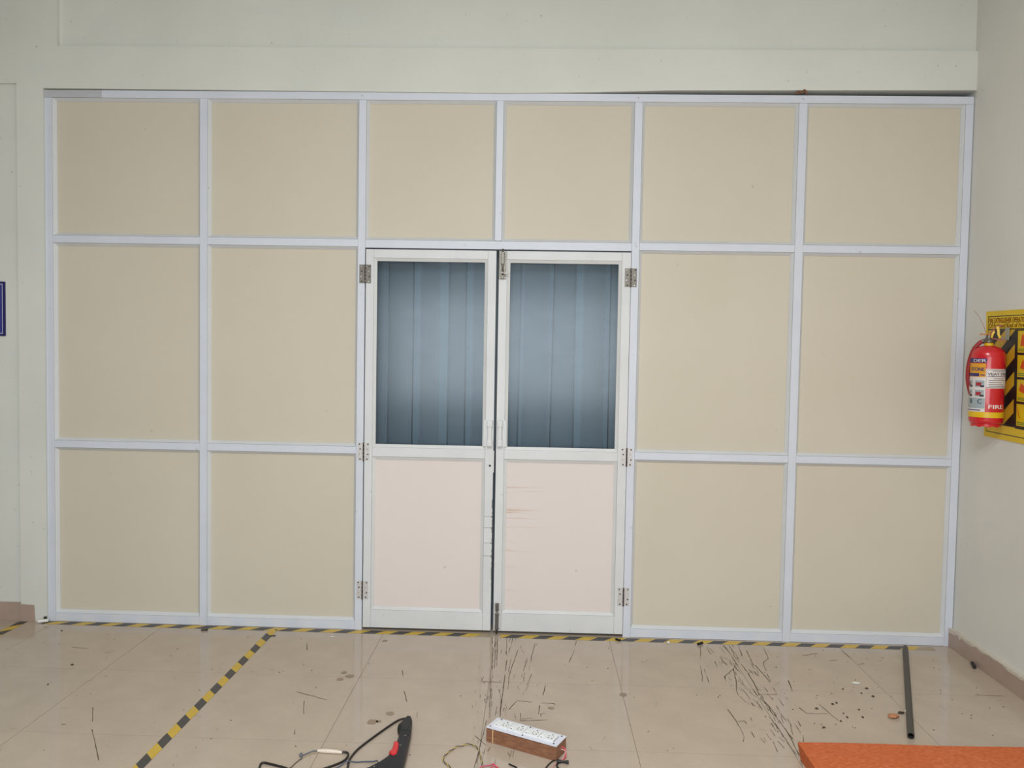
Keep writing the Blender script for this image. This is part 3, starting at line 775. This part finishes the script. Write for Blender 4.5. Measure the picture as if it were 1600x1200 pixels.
wire('lead', [(hx - .004, hy - .006, .028), (hx + .012, hy - .012, .024), (hx + .006, hy - .03, .012), (2.622, -1.303, .007), (2.604, -1.318, .0035), (2.592, -1.338, .003), (2.578, -1.369, .003), (2.56, -1.41, .003)], .0022, M_PALE, parent=sb)
wire('black_wire', [(2.609, -1.3035, .0030), (2.593, -1.303, .0030), (2.576, -1.326, .0030), (2.561, -1.360, .0030), (2.548, -1.40, .0030)], .0026, M_CAB, 'black wire curving out from beneath the corner of the socket box')
tb = tag(empty('cable_end', (2.612, -1.322, 0)), 'black stub of cable bound with tape beside the red wires', 'cable')
b = B(); add_tube(b, [(2.602, -1.318, .0075), (2.610, -1.3185, .0085), (2.618, -1.3195, .008)], [.006, .0075, .005], 12); obj('tape_knot', b, M_BLACK, tb, smooth=True)
b = B(); add_tube(b, [(2.617, -1.3195, .0075), (2.630, -1.320, .0075), (2.636, -1.3205, .0075), (2.646, -1.321, .0075)], [.0038, .004, .006, .0066], 12); obj('stub', b, M_BLACK, tb, smooth=True)
wire('tail', [(2.606, -1.324, .005), (2.602, -1.338, .0036), (2.604, -1.352, .0036), (2.611, -1.367, .0036), (2.62, -1.39, .0036)], .0034, M_BLACK, parent=tb)

# twisted yellow and dark wire
tw = tag(empty('twisted_wire', (2.26, -1.28, 0)), 'looped pair of yellow and dark wires twisted together', 'wire')
path = smooth_path([(2.222, -1.40, .004), (2.217, -1.381, .004), (2.201, -1.358, .004), (2.182, -1.329, .004), (2.184, -1.301, .004), (2.193, -1.276, .004), (2.21, -1.246, .004), (2.221, -1.229, .004), (2.243, -1.218, .004), (2.258, -1.206, .004), (2.278, -1.205, .004), (2.298, -1.226, .004), (2.308, -1.243, .004), (2.315, -1.279, .004), (2.326, -1.33, .004), (2.330, -1.367, .004), (2.330, -1.41, .004)], 10)
cum = [0.0]
for p, q_ in zip(path, path[1:]): cum.append(cum[-1] + (q_ - p).length)
for ph, m in ((0, pbr('yellow_wire', (198, 176, 92), .5)), (PI, pbr('dark_wire', (74, 72, 88), .5))):
    pts = []
    for i, p in enumerate(path):
        d = (path[min(i + 1, len(path) - 1)] - path[max(i - 1, 0)]).normalized(); s = Vector((-d.y, d.x, 0))
        a = cum[i] / .042 * 2 * PI + ph
        pts.append(p + (s * math.cos(a) + Vector((0, 0, 1)) * math.sin(a)) * .0016)
    b = B(); add_tube(b, pts, .0016, 7); obj('strand', b, m, tw, smooth=True)
wire('pink_wire', [(2.318, -1.41, .0025), (2.324, -1.375, .0062), (2.342, -1.363, .0062), (2.359, -1.353, .0035), (2.368, -1.343, .003), (2.377, -1.353, .003), (2.380, -1.370, .003), (2.384, -1.40, .003)], .0024, M_PINK, 'crumpled pink wire beside the twisted yellow wire')
wire('pink_wire', [(2.352, -1.41, .0025), (2.356, -1.385, .0025), (2.364, -1.368, .0025), (2.374, -1.362, .0082), (2.39, -1.372, .0025), (2.402, -1.40, .0025)], .0022, M_RED, 'short red wire curled beneath the crumpled pink one')
wire('wire_offcut', [(2.426, -1.339, .003), (2.438, -1.348, .003), (2.456, -1.362, .003)], .0028, M_CAB, 'black wire offcut on the floor below the socket box')

# hot melt tool with red trigger, lying on its side
M_TOOL = pbr('navy_black_plastic', (20, 23, 30), .5, var=.06, vscale=60); M_TRIG = pbr('red_trigger', (214, 40, 44), .35)
M_TOOLD = pbr('soft_black', (30, 32, 34), .55)
gun = tag(empty('handheld_tool', (2.01, -1.3, 0)), 'black handheld power tool with red trigger lying on its side', 'tool')
def slab_poly(bm, poly, z0, z1, ins):
    """rounded slab: outline inset at the bottom and at the top"""
    c = Vector((sum(p[0] for p in poly) / len(poly), sum(p[1] for p in poly) / len(poly)))
    n = len(poly); pin = []
    for i in range(n):
        a, p, q_ = Vector(poly[i - 1]), Vector(poly[i]), Vector(poly[(i + 1) % n])
        d = ((p - a).normalized() + (q_ - p).normalized()).normalized(); pin.append(Vector((-d.y, d.x)))
    area_ = sum(poly[i][0] * poly[(i + 1) % n][1] - poly[(i + 1) % n][0] * poly[i][1] for i in range(n))
    sg_ = 1 if area_ > 0 else -1
    layers = []
    for f, z in ((1, z0), (.3, z0 + (z1 - z0) * .12), (0, z0 + (z1 - z0) * .35), (0, z0 + (z1 - z0) * .65), (.3, z0 + (z1 - z0) * .88), (1, z1)):
        layers.append([bm.verts.new((p[0] + pin[i].x * sg_ * ins * f, p[1] + pin[i].y * sg_ * ins * f, z)) for i, p in enumerate(poly)])
    for A_, B_ in zip(layers, layers[1:]):
        for i in range(n): bm.faces.new((A_[i], A_[(i + 1) % n], B_[(i + 1) % n], B_[i]))
    bm.faces.new(layers[0][::-1]); bm.faces.new(layers[-1])
H0 = [(2.000, -1.190), (2.041, -1.197), (2.042, -1.228), (2.048, -1.334), (2.052, -1.42), (2.056, -1.50), (2.04, -1.555), (1.97, -1.60), (1.90, -1.615), (1.845, -1.60), (1.822, -1.555), (1.842, -1.535), (1.888, -1.508), (1.932, -1.466), (1.962, -1.428), (1.985, -1.385), (1.992, -1.340), (1.998, -1.275), (1.998, -1.231)]
b = B(); slab_poly(b, H0, .001, .048, .010); obj('body', b, M_TOOL, gun, smooth=True)
H1 = [(2.004, -1.074), (2.024, -1.076), (2.031, -1.095), (2.036, -1.147), (2.040, -1.1955), (1.9985, -1.1885), (1.995, -1.176), (1.982, -1.158), (1.981, -1.148), (1.990, -1.120), (1.997, -1.092)]
b = B(); slab_poly(b, H1, .003, .050, .010); obj('end_cap', b, M_TOOLD, gun, smooth=True)
b = B(); slab_poly(b, [(1.992, -1.288), (2.014, -1.296), (2.021, -1.345), (2.020, -1.381), (2.008, -1.395), (1.990, -1.381), (1.986, -1.362), (1.9935, -1.347)], .010, .052, .006); obj('trigger', b, M_TRIG, gun, smooth=True)
for x, yy in ((2.026, -1.240), (2.020, -1.315), (1.955, -1.47)):
    b = B(); add_disc(b, (x, yy, .0478), (0, 0, 1), .0042, .0012, 10, r2=.003); obj('screw', b, M_STEEL, gun)
b = B(); add_tube(b, [(1.850, -1.585, .026), (1.815, -1.63, .026), (1.785, -1.67, .026)], [.017, .012, .004], 14); obj('nozzle', b, M_STEEL, gun, smooth=True)
b = B(); add_tube(b, smooth_path([(2.014, -1.085, .026), (2.008, -1.055, .022), (1.998, -1.036, .016), (1.982, -1.026, .009), (1.959, -1.038, .0045), (1.921, -1.112, .0045), (1.869, -1.229, .0045), (1.847, -1.293, .0045), (1.839, -1.354, .0045), (1.846, -1.421, .0045), (1.83, -1.50, .0045)], 6), .0042, 9); obj('cable', b, M_CAB, gun, smooth=True)
b = B(); add_tube(b, [(2.018, -1.092, .026), (2.012, -1.070, .024)], [.011, .007], 12); obj('strain_relief', b, M_CAB, gun, smooth=True)
wire('flex', [(1.957, -1.40, .022), (1.944, -1.368, .014), (1.932, -1.362, .008), (1.897, -1.356, .003), (1.868, -1.361, .003), (1.835, -1.378, .0125), (1.813, -1.397, .003), (1.785, -1.425, .003), (1.74, -1.47, .003)], .0024, M_BLUEW, parent=gun)

# spliced flex with white tape
fx = tag(empty('spliced_cable', (1.72, -1.33, 0)), 'black cable spliced to thin wires with white tape', 'cable')
b = B(); add_tube(b, [(1.706, -1.297, .007), (1.718, -1.298, .0075), (1.750, -1.300, .008), (1.782, -1.302, .0075), (1.800, -1.3025, .006)], [.0045, .0072, .0078, .0068, .0042], 12)
obj('white_tape', b, pbr('white_tape', (226, 212, 196), .6, var=.06, vscale=80), fx, smooth=True)
wire('black_flex', [(1.796, -1.302, .0065), (1.815, -1.300, .006), (1.826, -1.313, .0045), (1.824, -1.349, .0045), (1.806, -1.378, .0045), (1.77, -1.411, .0045), (1.731, -1.436, .0045), (1.664, -1.440, .0045), (1.621, -1.419, .0045), (1.587, -1.406, .0045), (1.555, -1.395, .0045), (1.534, -1.390, .0045), (1.527, -1.404, .0045), (1.54, -1.46, .0045)], .0042, M_CAB, parent=fx)
wire('blue_wire', [(1.708, -1.297, .007), (1.688, -1.296, .004), (1.672, -1.309, .0025), (1.660, -1.324, .0025), (1.653, -1.336, .004), (1.646, -1.323, .005), (1.654, -1.320, .007), (1.658, -1.338, .004), (1.661, -1.356, .0025)], .002, M_BLUEW, parent=fx)
wire('brown_wire', [(1.662, -1.345, .0025), (1.656, -1.358, .0025), (1.648, -1.383, .0025), (1.642, -1.41, .0025), (1.640, -1.432, .009), (1.640, -1.452, .003)], .0019, M_BRN, parent=fx)
wire('bare_wire', [(1.706, -1.302, .005), (1.69, -1.309, .002), (1.678, -1.320, .0018), (1.662, -1.342, .0018)], .0013, pbr('tan_wire', (160, 138, 104), .5), parent=fx)

# crumbs and offcuts
def lump(name, x, y, sx, sy, sz, m, label, cat, seed=1, group=None):
    rq = random.Random(seed); b = B()
    bmesh.ops.create_icosphere(b, subdivisions=2, radius=1)
    for v in b.verts:
        k = 1 + rq.uniform(-.22, .22); v.co = Vector((x + v.co.x * sx * k, y + v.co.y * sy * k, max(.0006, sz * .85 + v.co.z * sz * k)))
    return tag(obj(name, b, m, origin=(x, y, 0)), label, cat, group)
def rod(name, a, c, r, m, label, cat):
    b = B(); add_tube(b, [(*a, r + .0006), (*c, r + .0006)], r, 10)
    return tag(obj(name, b, m, origin=((a[0] + c[0]) / 2, (a[1] + c[1]) / 2, 0), smooth=True), label, cat)
M_BRICKC = pbr('brown_stone', (178, 122, 84), .8, var=.2, vscale=120); M_WHITEC = pbr('white_chip', (224, 222, 214), .7); M_DIRT = pbr('dark_dirt', (70, 58, 48), .9)
lump('stone_chip', 4.031, -.858, .024, .016, .009, M_BRICKC, 'brown stone chip on the floor beside the dark pipe', 'debris', 4)
lump('white_chip', 4.011, -.516, .017, .010, .004, M_WHITEC, 'white plaster chip on the floor among dark crumbs', 'debris', 5)
lump('white_chip', 4.112, -.800, .007, .006, .005, M_WHITEC, 'tiny white chip touching the dark pipe', 'debris', 6)
lump('white_chip', 3.217, -.078, .008, .006, .008, M_WHITEC, 'small white chip at the tape near the right door hinge', 'debris', 7)
lump('white_chip', 1.455, -.125, .009, .005, .003, M_WHITEC, 'tiny white chip on the floor in front of the partition base', 'debris', 8)
lump('dark_chip', 4.083, -.816, .015, .007, .005, M_DIRT, 'dark crumb against the pipe beside the brown stone chip', 'debris', 9)
rod('cable_offcut', (2.945, -.046), (2.968, -.066), .0055, M_BLACK, 'short black cable offcut on the tape below the doorpost', 'offcut')
rod('cable_offcut', (3.368, -.090), (3.396, -.068), .0065, M_BLACK, 'short black cable offcut where the dark scratches begin', 'offcut')
rod('cable_offcut', (4.690, -.245), (4.672, -.300), .0085, M_BLACK, 'short black cable offcut against the skirting under the extinguisher', 'offcut')
rod('cable_offcut', (.742, -.084), (.776, -.080), .0045, M_DIRT, 'flat dark offcut by the tape under the second mullion', 'offcut')
rod('cable_offcut', (1.130, -.134), (1.158, -.132), .0025, M_BLACK, 'thin black offcut at the head of the tape running outward', 'offcut')
rod('white_stick', (-.172, -.040), (-.128, -.018), .009, pbr('white_stick', (226, 226, 220), .5), 'small white plastic stick at the foot of the partition corner', 'offcut')
b = B(); add_box(b, -.152, -.138, -.022, -.0130, .0006, .030); add_box(b, -.158, -.150, -.019, -.0130, .0006, .014)
tag(obj('anchor_clip', b, M_STEELD, origin=(-.147, -.018, 0)), 'small dark clip at the foot of the partition corner', 'clip')
b = B(); rq = random.Random(21)
sp = [(3.926, -.585), (4.039, -.57), (3.82, -.746), (3.842, -.732), (3.994, -.624), (4.033, -.654), (3.734, -.795), (3.836, -.868), (3.902, -.864), (3.915, -.792), (3.834, -.833), (3.795, -.906), (3.703, -.968), (.355, -.789), (.335, -.572), (.02, -.141)]
sp = [(x, yy, rq.uniform(.0045, .008)) for x, yy in sp] + [(rq.uniform(3.6, 4.6), rq.uniform(-1.0, -.1), rq.uniform(.0015, .003)) for k in range(70)] + [(rq.uniform(-.1, 3.6), rq.uniform(-1.4, -.08), rq.uniform(.0012, .003)) for k in range(90)]
for x, yy, r in sp:
    if abs((x - 4.018) - (yy + 1.043) * .437) < .05 or (2.28 < x < 2.69 and -1.36 < yy < -1.03): continue
    e = rq.uniform(.6, 1.6); n = 6; a0 = rq.uniform(0, PI)
    base = [b.verts.new((x + r * e * math.cos(a0 + 2 * PI * k / n), yy + r / e * math.sin(a0 + 2 * PI * k / n), .0007)) for k in range(n)]
    tp = [b.verts.new((x + .5 * r * e * math.cos(a0 + 2 * PI * k / n), yy + .5 * r / e * math.sin(a0 + 2 * PI * k / n), .0007 + r * .6)) for k in range(n)]
    for k in range(n): b.faces.new((base[k], base[(k + 1) % n], tp[(k + 1) % n], tp[k]))
    b.faces.new(tp)
tag(obj('dirt_crumbs', b, M_DIRT), 'dark crumbs of dirt scattered over the floor tiles', 'dirt', kind='stuff')

# ================================================================== ON THE SIDE WALL
# yellow instruction poster
PTL = Vector((4.7155, -.193, 1.752))
def pp(u, v, h=0.0): return (PTL.x - h, PTL.y - u - .039 * v, PTL.z - v - .012 * u)
PW, PH = .42, .613
M_PY = pbr('poster_yellow', (222, 188, 24), .4, var=.03, vscale=20); M_PO = pbr('poster_orange', (206, 164, 40), .4); M_PB = pbr('poster_black', (36, 32, 30), .4)
M_PR = pbr('poster_red', (214, 84, 32), .4); M_PG = pbr('poster_green', (70, 130, 50), .4)
b = B(); add_hex(b, [pp(0, PH), pp(PW, PH), pp(PW, PH, -.0045), pp(0, PH, -.0045), pp(0, 0), pp(PW, 0), pp(PW, 0, -.0045), pp(0, 0, -.0045)])
poster = tag(obj('poster', b, M_PY, origin=(4.7155, -.4, 1.45)), 'yellow fire instruction poster with black stripes on the side wall', 'poster')
def prect(bm, u0, u1, v0, v1, mat=0, h=.0006): add_quad(bm, [pp(u0, v0, h), pp(u1, v0, h), pp(u1, v1, h), pp(u0, v1, h)], mat)
b = B(); t = .004
for u0, u1, v0, v1 in ((.018, PW - .018, .024, .024 + t), (.018, PW - .018, .588 - t, .588), (.018, .018 + t, .024, .588), (PW - .018 - t, PW - .018, .024, .588), (.018, PW - .018, .086, .086 + t * 1.3)): prect(b, u0, u1, v0, v1)
obj('border', b, M_PB, poster)
b = B(); U0, U1, V0, V1 = .023, .252, .092, .545
prect(b, U0, U1, V0, V1, 0, .0004)
for k in range(-2, 8):
    c = .02 + k * .128; dvv = (U1 - U0) * .8
    poly = clip_rect([(U0, c + dvv), (U0, c + dvv + .064), (U1 - .012, c + .064 + .01), (U1 - .012, c + .01)], U0, U1 - .012, V0, V1 - .006)
    if poly: b.faces.new([b.verts.new(pp(u, v, .0008)) for u, v in poly]).material_index = 1
obj('hazard_stripes', b, [M_PB, M_PO], poster)
b = B()
for k in range(4):
    va = .098 + k * .112; ua, ub = .262, .395
    prect(b, ua, ub, va, va + .100, 0, .0007)
    prect(b, ua + .006, ub - .006, va + .082, va + .086, 2, .0010); prect(b, ua + .006, ub - .006, va + .090, va + .094, 2, .0010)
    fig = [[(.02, .07), (.03, .02), (.06, .015), (.05, .05), (.07, .07)], [(.02, .06), (.04, .02), (.07, .04), (.08, .07)], [(.015, .05), (.03, .015), (.06, .03), (.06, .065)], [(.006, .012), (.014, .03), (.02, .055), (.03, .062), (.022, .066), (.012, .05)]][k]
    b.faces.new([b.verts.new(pp(ua + u, va + v, .0010)) for u, v in fig]).material_index = 1
b2 = B(); prect(b2, .252, .402, .092, .549, 0, .0005); obj('picture_ground', b2, M_PB, poster)
obj('pictures', b, [M_PY, M_PR, M_PG], poster)
b = B()
add_text(b, 'FIRE EXTINGUISHER OPERATION', .034, lambda x, yy: pp(.026 + x, .058 - yy, .0009), width=.30, bold=.0006)
obj('lettering', b, M_PR, poster)
b = B(); add_text(b, 'Of Fuel and Kind of Fire', .030, lambda x, yy: pp(.026 + x, .081 - yy, .0009), width=.28, bold=.0006)
obj('lettering', b, M_PR, poster)

# fire extinguisher
EC = Vector((4.6370, -.366, 0)); ER = .0725
dirv = Vector((2.5 - EC.x, -4.1748 - EC.y, 0)).normalized(); rgt = Vector((-dirv.y, dirv.x, 0))
def ez(py): z = 1.6185 - .00303 * (py - 528); return z
def ep(px, py, depth=0.0):
    p = EC + rgt * ((px - 1543) / 28.7 * .0742) + dirv * depth; z = ez(py)
    z = 1.519 + (z - 1.519) * (1 - depth / 3.71)
    return Vector((p.x, p.y, z))
def ec(theta, z, r=ER):
    p = EC + (dirv * math.cos(theta) + rgt * math.sin(theta)) * r; return (p.x, p.y, z)
ext = tag(empty('fire_extinguisher', (EC.x, EC.y, 1.19)), 'red fire extinguisher with yellow band hanging on the side wall', 'fire extinguisher')
M_ER = pbr('extinguisher_red', (204, 32, 42), .26, coat=.3); M_EY = pbr('extinguisher_yellow', (226, 186, 30), .35); M_HOSE = pbr('hose_red', (150, 34, 36), .5)
b = B(); add_lathe(b, EC, [(.02, 1.212), (ER * .83, 1.212), (ER * .94, 1.217), (ER * .988, 1.226), (ER, 1.238), (ER, 1.528), (ER * .97, 1.546), (ER * .86, 1.561), (ER * .66, 1.573), (ER * .4, 1.580), (.020, 1.582)], 48); obj('cylinder', b, M_ER, ext, smooth=True)
b = B()                                                             # foot skirt with scalloped hem
seg = 64; ro2 = []
for r, zf in ((ER * .87, lambda k: 1.218), (ER * .87, lambda k: 1.197 + .006 * abs(math.sin(k * 2 * PI / 64 * 5))), (ER * .83, lambda k: 1.197 + .006 * abs(math.sin(k * 2 * PI / 64 * 5))), (ER * .83, lambda k: 1.218)):
    ro2.append([b.verts.new((EC.x + r * math.cos(2 * PI * k / seg), EC.y + r * math.sin(2 * PI * k / seg), zf(k))) for k in range(seg)])
for A_, B_ in zip(ro2, ro2[1:] + ro2[:1]):
    for k in range(seg): b.faces.new((A_[k], A_[(k + 1) % seg], B_[(k + 1) % seg], B_[k]))
obj('foot_ring', b, M_ER, ext, smooth=True)
b = B(); add_lathe(b, EC, [(ER, 1.244), (ER + .0008, 1.2445), (ER + .0008, 1.2695), (ER, 1.270)], 48, cap=False); obj('band', b, M_EY, ext, smooth=True)
b = B(); add_lathe(b, EC, [(.0190, 1.576), (.0200, 1.578), (.0200, 1.594), (.0190, 1.596)], 28); obj('collar', b, M_EY, ext, smooth=True)
b = B(); add_lathe(b, EC, [(.024, 1.595), (.026, 1.598), (.025, 1.604), (.018, 1.611), (.014, 1.622), (.011, 1.634)], 24)
p0 = ep(1540, 533); p1 = ep(1532.5, 533.5); add_tube(b, [p0, p1], [.013, .011], 14)
obj('valve', b, M_STEEL, ext, smooth=True)
def flat_bar(bm, pts, w, th_):
    """bar of width w (towards the viewer) following pts, thickness th_"""
    pts = smooth_path(pts, 4); rows_ = []
    for i, p in enumerate(pts):
        d = (pts[min(i + 1, len(pts) - 1)] - pts[max(i - 1, 0)]).normalized(); n = d.cross(dirv).normalized()
        ww = w * (1 - .45 * i / len(pts))
        rows_.append([bm.verts.new(p + dirv * (sx * ww / 2) + n * (sz * th_ / 2)) for sx, sz in ((-1, -1), (1, -1), (1, 1), (-1, 1))])
    for A_, B_ in zip(rows_, rows_[1:]):
        for k in range(4): bm.faces.new((A_[k], A_[(k + 1) % 4], B_[(k + 1) % 4], B_[k]))
    bm.faces.new(rows_[0][::-1]); bm.faces.new(rows_[-1])
M_LEV = pbr('lever_red', (150, 36, 26), .4)
b = B(); flat_bar(b, [ep(1543, 530), ep(1545, 522), ep(1549, 516), ep(1554, 511), ep(1560, 508.5), ep(1564, 509)], .026, .005); obj('lever', b, M_LEV, ext)
b = B(); flat_bar(b, [ep(1541, 528), ep(1546, 530), ep(1552, 529.5), ep(1559, 530.5), ep(1567, 532.5)], .026, .005); obj('lever', b, M_LEV, ext)
b = B(); flat_bar(b, [ep(1555, 510, .015), ep(1557, 516, .017), ep(1557.5, 522, .017), ep(1560, 528, .015)], .003, .010); obj('safety_strap', b, M_EY, ext)
b = B(); flat_bar(b, [ep(1551, 518, .015), ep(1548.5, 522, .017), ep(1547, 528, .015)], .003, .008); obj('safety_strap', b, M_EY, ext)
b = B(); add_tube(b, [ep(1528, 522.3, .012), ep(1546, 522.3, .012)], .0028, 8); obj('safety_pin', b, pbr('orange_pin', (206, 132, 64), .45), ext)
b = B(); add_tube(b, smooth_path([ep(1538, 520, .01), ep(1534, 510, .015), ep(1529, 500, .02), ep(1524, 492, .02), ep(1517, 485, .018)], 5), .0012, 6); obj('seal_wire', b, pbr('seal_wire', (176, 132, 108), .5), ext)
b = B(); add_tube(b, smooth_path([ep(1533, 533.5), ep(1528, 536.5, .002), ep(1520, 546, .004), ep(1514.5, 561), ep(1512, 577, -.004), ep(1512, 592, -.008), ep(1514.5, 606, -.012), ep(1518, 618, -.018), ep(1521, 630, -.03)], 5), .0098, 12); obj('hose', b, M_HOSE, ext, smooth=True)
# printed labels wrapped on the cylinder
M_LW = pbr('label_white', (222, 214, 212), .4); M_LB = pbr('label_blue', (52, 44, 110), .4); M_LO = pbr('label_orange', (222, 158, 44), .4); M_LG = pbr('label_grey', (160, 172, 176), .4)
M_LD = pbr('label_ink', (58, 52, 62), .5); M_LR = pbr('label_red', (168, 48, 56), .4); M_LT = pbr('label_ink_green', (40, 66, 82), .5)
def thx(px): return math.asin(max(-1, min(1, (px - 1543) / 28.7)))
def zf(py): return 1.519 + (ez(py) - 1.519) * (1 - .07 / 3.71)
def patch(bm, t0, t1, z0, z1, r, mat=0):
    n = max(2, int(abs(t1 - t0) / .12)); prev_ = None
    for k in range(n + 1):
        t = t0 + (t1 - t0) * k / n; cur_ = (bm.verts.new(ec(t, z0, r)), bm.verts.new(ec(t, z1, r)))
        if prev_: bm.faces.new((prev_[0], cur_[0], cur_[1], prev_[1])).material_index = mat
        prev_ = cur_
def ctext(bm, s, size, t0, z, width=None, mat=0, bold=0.0, dr=.0018):
    add_text(bm, s, size, lambda x, yy: ec(t0 + x / ER, z + yy, ER + dr), width=width, mat=mat, bold=bold)
TL = thx(1541)
b = B(); patch(b, -1.75, TL, zf(644.5), zf(594), ER + .0006); patch(b, -1.75, TL - .01, zf(594), zf(589), ER + .0006, 0)
lab = obj('label', b, M_LW, ext); lab['label'] = 'white, blue and orange printed label'
b = B(); patch(b, -1.75, thx(1541.5), zf(567), zf(560), ER + .0010, 0); patch(b, -1.75, thx(1530), zf(588.5), zf(583.5), ER + .0012, 0); obj('blue_bars', b, M_LB, lab)
b = B(); patch(b, -1.75, thx(1540), zf(589.5), zf(568), ER + .0008, 0); obj('orange_field', b, M_LO, lab)
b = B()
for k, (pa_, pb_) in enumerate(((1508, 1520), (1524, 1538.5))):
    for pya, pyb in ((605.5, 595), (620.5, 610)):
        t0, t1 = (-1.6 if k == 0 else thx(pa_)), thx(pb_)
        patch(b, t0, t1, zf(pya), zf(pyb), ER + .0010, 0)
        patch(b, t0 + (t1 - t0) * .12, t0 + (t1 - t0) * .7, zf(pya - 2), zf(pyb + 3), ER + .0014, 1)
        patch(b, t0 + (t1 - t0) * .6, t1, zf(pya), zf(pya - 3), ER + .0016, 2)
obj('photos', b, [M_LG, M_LR, M_LD], lab)
b = B(); patch(b, -1.7, TL - .02, zf(639), zf(622.5), ER + .0010); obj('grey_field', b, M_LG, lab)
b = B()
ctext(b, 'B', .030, thx(1517.2), zf(631.5), bold=.001); obj('lettering', b, M_LT, lab)
b = B(); ctext(b, 'C', .030, thx(1528.2), zf(631.5), bold=.001)
obj('lettering', b, M_LT, lab)
b = B()
ctext(b, 'DER', .020, thx(1520), zf(566), width=.058, bold=.001)
obj('lettering', b, M_LW, lab)
b = B(); ctext(b, 'STONE', .024, thx(1517.5), zf(580), width=.066, bold=.0012); obj('lettering', b, M_LB, lab)
b = B(); patch(b, -1.5, thx(1534), zf(642.6), zf(641.2), ER + .0012); patch(b, thx(1532), thx(1539), zf(587), zf(585.5), ER + .0014)
obj('print_lines', b, M_LB, lab)['kind'] = 'stuff'
b = B(); patch(b, thx(1540.3), 1.40, zf(607), zf(576.5), ER + .0012)
lb2 = obj('label', b, M_LW, ext); lb2['label'] = 'white service label'
b = B(); e = .0008
a0, a1 = thx(1540.3) + .04, 1.34
for za, zb2 in ((606, 605.4), (578.4, 577.8)): patch(b, a0, a1, zf(za), zf(zb2), ER + .0016)
patch(b, a0, a0 + .008, zf(606), zf(577.8), ER + .0016)
for py, f0, f1 in ((579.8, .25, .8), (588.2, .05, .98), (591.6, .3, .8), (594.4, .1, .95), (597.6, .1, .7), (600.6, .1, .8), (603, .1, .9)): patch(b, a0 + (a1 - a0) * f0, a0 + (a1 - a0) * f1, zf(py + .5), zf(py - .2), ER + .0016)
obj('print_lines', b, M_LD, lb2)['kind'] = 'stuff'
b = B(); ctext(b, 'VIJAY FIRE', .019, a0 + .06, zf(586.8), width=.094, bold=.0006, dr=.0022)
obj('lettering', b, M_LD, lb2)
b = B(); ctext(b, 'FIRE', .026, thx(1545.2), zf(638.8), width=.068, bold=.0012); obj('lettering', b, pbr('white_ink', (236, 228, 224), .4), ext)
# wall bracket behind it
b = B(); q0 = Vector((XR, -.452, 0))
add_box(b, 4.7085, 4.7115, -.400, -.370, 1.609, 1.668, bev=.0008); add_box(b, 4.690, 4.7085, -.391, -.379, 1.612, 1.615); add_box(b, 4.6875, 4.690, -.391, -.379, 1.612, 1.626)
for z in (1.656, 1.632): add_disc(b, (4.7085, -.385, z), (-1, 0, 0), .004, .0015, 10)
tag(obj('wall_bracket', b, pbr('zinc', (168, 170, 160), .4, .6), origin=(4.7115, -.385, 1.62)), 'small grey metal bracket on the poster beside the extinguisher lever', 'bracket')
